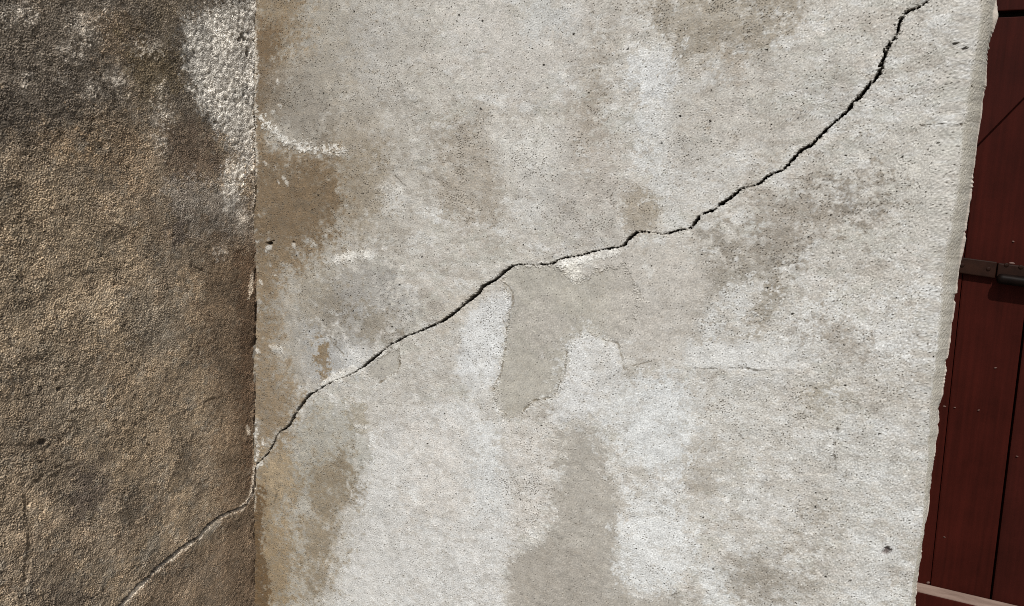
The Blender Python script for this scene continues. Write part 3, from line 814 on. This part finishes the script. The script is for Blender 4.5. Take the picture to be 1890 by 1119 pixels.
# relief
b40 = cv.band(22, 0.040, 0.5)
b18 = cv.band(23, 0.017, 0.4)
near = sstep(0.05, 0.45, cv.U)
amp = rough * (0.75 + 0.45 * near) * (0.6 + 0.8 * sstep(-1.3, 1.3, cv.fbm(46, 0.06, 1.1)))
Hh = Hh + 0.0012 * cv.fbm(24, 0.35, 2.4) + 0.00028 * b40 * (0.5 + 0.5 * near)
Hh = Hh + amp * (0.00051 * (b9 - 0.25 * b9 * b9) + 0.00026 * b5) + 0.00026 * b18 * amp
pit = sstep(2.0, 2.7, -(0.75 * b9 + 0.65 * b18))
Hh = Hh - 0.0016 * pit * amp
cav = sstep(1.7, 2.3, -(0.75 * b18 + 0.6 * b40)) * m_p
Hh = Hh - 0.005 * cav + 0.00035 * m_p * b18
put(C, (84, 74, 62), 0.55 * pit)
C *= np.clip(1 + 0.06 * fine + 0.08 * b5 + 0.10 * cv.band(40, 0.0050, .5), .4, 1.5)[..., None]
# creases of a loose flake low down, and small cracks
for ln, d in (([(140, 848, 2), (112, 860, 3), (85, 876, 4), (62, 893, 6), (50, 912, 8), (50, 950, 8), (56, 1000, 9), (50, 1050, 8), (42, 1090, 7), (38, 1140, 7)], .0045),
              ([(350, 488, 1), (372, 498, 2.5), (392, 508, 1)], .003), ([(360, 752, 1), (385, 738, 2.5), (410, 732, 1)], .002),
              ([(-10, 822, 1), (40, 822, 2), (72, 818, 2)], .002), ([(138, 728, 2), (146, 745, 4), (136, 760, 3)], .003)):
    sdl, sidel = cv.line(ln)
    mg = (1 - sstep(-.001, .002, sdl + edge * .0016)) * (0.35 + 0.65 * sstep(-.8, .6, rag))
    put(C, (72, 60, 46), .45 * mg)  # shadow along the creases painted into the colour
    Hh = Hh - d * .5 * mg
    Hh = Hh + d * .22 * np.exp(-np.clip(sdl, 0, 1) / .020) * (sidel > 0) * (sdl < .5)
for p in [(78, 816, 9, 6), (74, 853, 7, 5), (447, 66, 4, 6), (442, 73, 4, 5), (451, 72, 3, 4), (457, 98, 3, 12), (110, 718, 6, 4)]:
    hm = 1 - sstep(-.002, .0015, cv.ell(p[:2], p[2], p[3]) + edge * .0008)
    Hh = Hh - .007 * hm
    put(C, (88, 76, 62), .6 * hm)
# the crack runs on down this wall
crack_side = [(480, 850, 3), (472, 868, 3), (471, 880, 3.5), (470, 894, 3), (465, 914, 3), (456, 930, 3), (443, 939, 3), (422, 946, 3), (400, 958, 4), (379, 976, 4), (368, 991, 3.5), (336, 1010, 4),
              (315, 1028, 5), (286, 1051, 5), (272, 1067, 5), (250, 1084, 4.5), (232, 1105, 5), (218, 1119, 5), (190, 1150, 4)]
sd_c, side_c = crack_fields(cv, [(a, b, w * 1.25) for a, b, w in crack_side], 0.00065, 30)
# pale lip below it: fresh plaster, with the light on it painted in
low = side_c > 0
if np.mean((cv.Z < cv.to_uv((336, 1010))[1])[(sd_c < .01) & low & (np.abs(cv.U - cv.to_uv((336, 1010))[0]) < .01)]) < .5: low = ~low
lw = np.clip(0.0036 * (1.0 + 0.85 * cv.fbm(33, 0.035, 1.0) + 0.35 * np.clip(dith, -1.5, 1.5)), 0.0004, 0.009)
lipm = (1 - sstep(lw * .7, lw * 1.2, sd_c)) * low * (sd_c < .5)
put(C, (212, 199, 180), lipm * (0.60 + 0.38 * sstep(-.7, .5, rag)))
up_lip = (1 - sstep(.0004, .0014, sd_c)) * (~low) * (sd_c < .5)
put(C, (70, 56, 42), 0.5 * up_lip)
Hh = Hh - 0.0040 * lipm * (1 - sstep(0, .006, sd_c)) + 0.0008 * (~low) * np.exp(-np.clip(sd_c, 0, 1) / .01) * (sd_c < .5)
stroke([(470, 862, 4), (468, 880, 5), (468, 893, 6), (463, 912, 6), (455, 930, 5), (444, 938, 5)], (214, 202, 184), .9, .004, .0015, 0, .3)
stroke([(402, 966, 10), (385, 982, 12)], (176, 166, 150), .6, .006, .003)
inside = sd_c < -0.0003
put(C, (120, 104, 84), inside * 0.8)
depth_c = np.where(inside, 0.020, 0.0)
Hh = Hh - depth_c
Hh = Hh + (0.0018 * cv.fbm(32, 0.10, 1.3) + 0.0006) * np.exp(-np.clip(cv.U, 0, 1) / 0.010)
seam = sstep(0.0025, 0.0005, cv.U) * sstep(0.2, 0.9, cv.band(31, 0.12, 0.4, su=0.05))
Hh = Hh - 0.006 * seam
du, dz = snap(cv, sd_c)
big_ = cv.fbm(45, 0.12, 1.4) + 0.45 * rag
C = C * (1 + 0.070 * big_ / big_.std())[..., None]
grey_ = C.mean(-1, keepdims=True)
C = (C + 0.17 * (grey_ - C)) * np.array([0.895, 0.873, 0.853], np.float32)
C_lin = srgb(np.clip(C, 5, 250)).astype(np.float32) / np.array([0.62, 0.59, 0.575], np.float32)
# sheet points; further columns towards the viewer and rows up and down
rows, cols = cv.nz, cv.nu
ext_s = cv.u[-1] + np.cumsum(np.concatenate([np.full(40, 0.0045), np.linspace(0.008, 0.10, 18)]))
ext_t = cv.z[-1] + np.cumsum(np.linspace(0.003, 0.05, 44))
ext_b = np.linspace(cv.z[0] - 0.004, 0.0, 12)


def mirror(n_in, step, offs):
    i = np.round(np.asarray(offs) / step).astype(int) % (2 * (n_in - 1))
    return np.minimum(i, 2 * (n_in - 1) - i)


ci = np.concatenate([np.arange(cols), cols - 1 - mirror(cols, GS, ext_s - cv.u[-1])])
ri = np.concatenate([mirror(rows, GS, cv.z[0] - ext_b)[::-1], np.arange(rows), rows - 1 - mirror(rows, GS, ext_t - cv.z[-1])])
su = np.concatenate([cv.u, ext_s]); sz = np.concatenate([ext_b[::-1], cv.z, ext_t])
nb = len(ext_b)
h_full = cv.smooth(Hh + depth_c, 0.014)[np.ix_(ri, ci)]
h_near = (1.25 * cv.smooth(Hh + depth_c, 0.0014))[np.ix_(ri, ci)]
h_full[nb:nb + rows, cols:cols + 40] = h_near[nb:nb + rows, cols:cols + 40]
h_full[nb:nb + rows, :cols] = Hh
P = np.zeros((len(ri), len(ci), 3), np.float32)
P[..., 0] = h_full
P[..., 1] = -su[None, :]
P[..., 2] = sz[:, None]
P[nb:nb + rows, :cols, 1] -= du
P[nb:nb + rows, :cols, 2] += dz
Cc = np.stack([cv.smooth(C_lin[..., k], 0.012) for k in range(3)], -1)[np.ix_(ri, ci)]
c_near = np.stack([cv.smooth(C_lin[..., k], 0.0012) for k in range(3)], -1)[np.ix_(ri, ci)]
Cc[nb:nb + rows, cols:cols + 40] = c_near[nb:nb + rows, cols:cols + 40]
Cc[nb:nb + rows, :cols] = C_lin
side_mat = plaster_material('brown_render', 620.0, 0.7, 0.16)
faces = np.ones((P.shape[0] - 1, P.shape[1] - 1), bool)


def face_mask2(m):
    f = np.zeros_like(faces)
    f[nb:nb + rows - 1, :cols - 1] = m[:-1, :-1] | m[1:, :-1] | m[:-1, 1:] | m[1:, 1:]
    return f


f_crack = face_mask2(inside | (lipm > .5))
f_pale = face_mask2((sd_p + edge * .0110) < 0) & ~f_crack
f_far = np.ones_like(faces); f_far[nb:nb + rows - 1, :cols + 39] = False
side_wall = grid_mesh('rough_wall', P[:, ::-1], Cc[:, ::-1], (faces & ~f_crack & ~f_pale & ~f_far)[:, ::-1], side_mat)
tag(side_wall, 'rough brown stained wall meeting the pale wall in the corner', 'wall', kind='thing')
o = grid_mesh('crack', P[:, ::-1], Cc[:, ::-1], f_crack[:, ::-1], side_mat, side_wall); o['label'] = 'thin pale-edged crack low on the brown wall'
o = grid_mesh('plaster_patch', P[:, ::-1], Cc[:, ::-1], f_pale[:, ::-1], side_mat, side_wall); o['label'] = 'pale bared rough plaster patch high beside the corner'
grid_mesh('outer_render', P[:, ::-1], Cc[:, ::-1], f_far[:, ::-1], coarse_material('brown_render_coarse', 240.0, 0.0045), side_wall)
s_end = float(su[-1])
brown_far = simple_material('far_brown_render', (0.14, 0.11, 0.08), (0.26, 0.21, 0.16), 6.0, 0.95, 0.6, 0.008, 0.15)
box('backing', -0.35, -0.02, -s_end, 0.34, 0.0, float(sz[-1]), brown_far, side_wall)

# ------------------------------------------------------------------ door
def door_paint(name, tint=(1, 1, 1), rough=0.45):
    mt = bpy.data.materials.new(name); mt.use_nodes = True
    N, Lk = mt.node_tree.nodes, mt.node_tree.links
    b = N['Principled BSDF']
    tc = N.new('ShaderNodeTexCoord')
    mp = N.new('ShaderNodeMapping'); mp.inputs['Scale'].default_value = (140, 140, 6)
    Lk.new(tc.outputs['Object'], mp.inputs[0])
    gr = N.new('ShaderNodeTexNoise'); gr.inputs['Scale'].default_value = 1.0; gr.inputs['Detail'].default_value = 6
    Lk.new(mp.outputs[0], gr.inputs['Vector'])
    bl = N.new('ShaderNodeTexNoise'); bl.inputs['Scale'].default_value = 9.0; bl.inputs['Detail'].default_value = 7
    bl.inputs['Roughness'].default_value = 0.7
    Lk.new(tc.outputs['Object'], bl.inputs['Vector'])
    cr = N.new('ShaderNodeValToRGB')
    e = cr.color_ramp.elements
    e[0].position = 0.33; e[0].color = (0.0200 * tint[0], 0.0034 * tint[1], 0.0020 * tint[2], 1)
    e[1].position = 0.68; e[1].color = (0.0440 * tint[0], 0.0066 * tint[1], 0.0040 * tint[2], 1)
    md = N.new('ShaderNodeMix'); md.inputs['Factor'].default_value = 0.45
    Lk.new(bl.outputs['Fac'], md.inputs['A']); Lk.new(gr.outputs['Fac'], md.inputs['B'])
    Lk.new(md.outputs['Result'], cr.inputs[0])
    ch = N.new('ShaderNodeTexNoise'); ch.inputs['Scale'].default_value = 60.0; ch.inputs['Detail'].default_value = 4
    Lk.new(tc.outputs['Object'], ch.inputs['Vector'])
    th = N.new('ShaderNodeMapRange'); th.inputs['From Min'].default_value = 0.84; th.inputs['From Max'].default_value = 0.90
    Lk.new(ch.outputs['Fac'], th.inputs['Value'])
    mx = N.new('ShaderNodeMix'); mx.data_type = 'RGBA'
    Lk.new(th.outputs[0], mx.inputs['Factor']); Lk.new(cr.outputs[0], mx.inputs['A'])
    mx.inputs['B'].default_value = (0.09, 0.05, 0.04, 1)
    Lk.new(mx.outputs['Result'], b.inputs['Base Color'])
    rr = N.new('ShaderNodeMapRange'); rr.inputs['To Min'].default_value = rough; rr.inputs['To Max'].default_value = rough + 0.3
    Lk.new(bl.outputs['Fac'], rr.inputs['Value']); Lk.new(rr.outputs[0], b.inputs['Roughness'])
    b.inputs['Specular IOR Level'].default_value = 0.06
    bp = N.new('ShaderNodeBump'); bp.inputs['Strength'].default_value = 0.7; bp.inputs['Distance'].default_value = 0.0014
    Lk.new(gr.outputs['Fac'], bp.inputs['Height']); Lk.new(bp.outputs[0], b.inputs['Normal'])
    return mt


paint = door_paint('dark_red_paint')
paint_b = door_paint('dark_red_paint_dull', (0.92, 1.05, 1.15))
iron = simple_material('painted_iron', (0.010, 0.0040, 0.0024), (0.024, 0.0092, 0.0052), 40.0, 0.55, 0.5, 0.001, 0.10)
black_iron = simple_material('black_iron', (0.003, 0.0018, 0.0015), (0.009, 0.0050, 0.0038), 60.0, 0.5, 0.5, 0.001, 0.06)
bare_wood = simple_material('worn_bare_wood', (0.14, 0.095, 0.075), (0.26, 0.19, 0.155), (14, 90, 90), 0.85, 0.5, 0.001, 0.2)
worn_metal = simple_material('worn_metal', (0.07, 0.036, 0.028), (0.16, 0.10, 0.08), 120.0, 0.6, 0.3, 0.0006, 0.4)

DY = 0.130
door = bpy.data.objects.new('stable_door', None)
COL.objects.link(door)
tag(door, 'dark red painted plank door with an iron bolt beside the pale wall', 'door', kind='thing')
Z0, Z1 = 0.02, 1.3905


def xs_(x_top, x_bot, z):       # slightly out-of-plumb joints
    return x_top + (x_bot - x_top) * (1.18 - z) / (1.18 - 0.459)


def plank(tl, bl_, tr, br, y, mat, bevel=0.0018, z0=Z0, z1=Z1):
    return prism('plank', [(xs_(tl, bl_, z0), z0), (xs_(tr, br, z0), z0), (xs_(tr, br, z1), z1), (xs_(tl, bl_, z1), z1)], y, y + 0.022, mat, door, 0.0026)


st = prism('stile', [(1.356, Z0), (xs_(1.3742, 1.3855, Z0), Z0), (xs_(1.3742, 1.3855, Z1), Z1), (1.356, Z1)], DY - 0.001, DY + 0.024, paint, door, 0.0016)
plank(1.3749, 1.3862, 1.4700, 1.4770, DY, paint)
plank(1.4728, 1.4800, 1.5800, 1.5830, DY + 0.001, paint_b)
for k in range(5):
    x = 1.5835 + k * 0.1185
    plank(x, x + 0.002, x + 0.1160, x + 0.1175, DY + 0.0005 * (k % 3), paint if k % 2 else paint_b)
box('backing', 1.357, 2.185, DY + 0.026, DY + 0.045, Z0 + 0.005, Z1 + 0.02, iron, door)  # unseen dark board, added so the gaps in the door stay black
# corner board with a slanting lower edge, in the top of the lower leaf
prism('corner_board', [(1.356, 1.163), (1.3772, 1.1920), (1.4327, 1.2662), (1.5240, 1.3890), (1.356, 1.3890)], DY - 0.0065, DY - 0.0015, paint_b, door, 0.0010)
# bolt
plate_a = prism('bolt_plate', [(1.3565, 0.9815), (1.4230, 0.9755), (1.4235, 1.0020), (1.3565, 1.0075)], DY - 0.010, DY - 0.0015, iron, door, 0.0016)
plate_b = prism('bolt_keeper', [(1.4245, 0.9760), (1.5600, 0.9650), (1.5600, 0.9910), (1.4245, 1.0010)], DY - 0.013, DY - 0.0015, iron, door, 0.0020)


def rod(name, p0, p1, r, mat, parent, n=20, cap=0.6):
    p0, p1 = Vector(p0), Vector(p1)
    d = (p1 - p0).normalized(); a = d.cross(Vector((0, 1, 0.01))).normalized(); b = d.cross(a)
    prof = [(-cap * r, 0.45 * r), (-cap * r * .7, 0.78 * r), (-cap * r * .25, .95 * r), (0.2 * r, r)]
    L = (p1 - p0).length
    prof += [(L - 0.2 * r, r), (L + cap * r * .25, .95 * r), (L + cap * r, .45 * r)]
    v = []
    for t, rr in prof:
        for k in range(n):
            w = 2 * math.pi * k / n
            v.append(tuple(p0 + d * t + (a * math.cos(w) + b * math.sin(w)) * rr))
    f = []
    for i in range(len(prof) - 1):
        f += [(i * n + k, i * n + (k + 1) % n, (i + 1) * n + (k + 1) % n, (i + 1) * n + k) for k in range(n)]
    f += [tuple(range(n)), tuple(range((len(prof) - 1) * n, len(prof) * n))]
    o = mesh_obj(name, v, f, mat, parent)
    for p in o.data.polygons: p.use_smooth = True
    return o


rod('bolt_rod', (1.4290, DY - 0.020, 0.9760), (1.6150, DY - 0.020, 0.9620), 0.0085, black_iron, door)
rod('bolt_handle', (1.5900, DY - 0.024, 0.9640), (1.5900, DY - 0.075, 0.9560), 0.007, black_iron, door)
# weather bar at the foot: painted front, bare worn top
bar = mesh_obj('weather_bar',
               [(1.357, DY - 0.0015, 0.4285), (2.185, DY - 0.0015, 0.4010), (1.357, DY - 0.0255, 0.4220), (2.185, DY - 0.0255, 0.3945),
                (1.357, DY - 0.0255, 0.3500), (2.185, DY - 0.0255, 0.3225), (1.357, DY - 0.0015, 0.3400), (2.185, DY - 0.0015, 0.3125)],
               [(0, 1, 3, 2), (2, 3, 5, 4), (4, 5, 7, 6), (6, 7, 1, 0), (0, 2, 4, 6), (1, 7, 5, 3)], paint, door, 0.0012)
tp = mesh_obj('worn_top', [(1.3575, DY - 0.0025, 0.4300), (2.184, DY - 0.0025, 0.4025), (1.3575, DY - 0.0245, 0.4240), (2.184, DY - 0.0245, 0.3965),
                           (1.3575, DY - 0.0025, 0.4275), (2.184, DY - 0.0025, 0.4000), (1.3575, DY - 0.0245, 0.4215), (2.184, DY - 0.0245, 0.3940)],
              [(0, 1, 3, 2), (4, 6, 7, 5), (0, 4, 5, 1), (2, 3, 7, 6), (0, 2, 6, 4), (1, 5, 7, 3)], bare_wood, bar, 0.0006)
tp['label'] = 'bare worn wooden top of the weather bar'


def on_door(p, y=DY):
    r = ray(*p); t = (y - CAM[1]) / r[1]
    q = CAM + t * r
    return q[0], q[2]


nail_me = None
rng = np.random.default_rng(5)
for (px, py, r) in [(1743, 750, 2.0), (1762, 752, 1.8), (1806, 757, 1.9), (1837, 679, 1.6), (1870, 446, 1.7), (1743, 991, 1.5), (1877, 842, 1.6), (1713, 1075, 3.0)]:
    x, z = on_door((px, py))
    if nail_me is None:
        bm = bmesh.new()
        bmesh.ops.create_uvsphere(bm, u_segments=8, v_segments=6, radius=1.0)
        nail_me = bpy.data.meshes.new('nail'); bm.to_mesh(nail_me); bm.free()
        nail_me.materials.append(worn_metal)
    o = bpy.data.objects.new('nail', nail_me); COL.objects.link(o); o.parent = door
    o.location = (x, DY - 0.0012, z); o.scale = (r * .00085 * rng.uniform(1, 1.6), r * .0005, r * .0007 * rng.uniform(.7, 1))
    o.rotation_euler = (0, rng.uniform(-.5, .5), 0)
x, z = on_door((1868, 486), DY - 0.013)
o = bpy.data.objects.new('rivet', nail_me); COL.objects.link(o); o.parent = door
o.location = (x, DY - 0.0132, z); o.scale = (.0042, .0008, .0016); o.rotation_euler = (0, 0.08, 0)

for (px, pz) in ((1.374, 0.9935), (1.4120, 0.9900), (1.4360, 0.9985), (1.4560, 0.9965)):
    o = bpy.data.objects.new('screw', nail_me.copy()); COL.objects.link(o); o.parent = door
    o.data.materials[0] = iron
    o.location = (px, DY - (0.0102 if px < 1.42 else 0.0132), pz); o.scale = (.0036, .0016, .0036)

upper = bpy.data.objects.new('upper_door_leaf', None)
COL.objects.link(upper)
tag(upper, 'upper leaf of the dark red door above the black horizontal gap', 'door', kind='thing')
for k in range(7):
    x = 1.356 + k * 0.1188
    o = prism('plank', [(x, 1.4005), (x + 0.1168, 1.4005), (x + 0.1168, 2.115), (x, 2.115)], DY + 0.0006 * (k % 2), DY + 0.022, paint_b, upper, 0.0016)
box('backing', 1.357, 2.185, DY + 0.0235, DY + 0.04, 1.4155, 2.112, iron, upper)
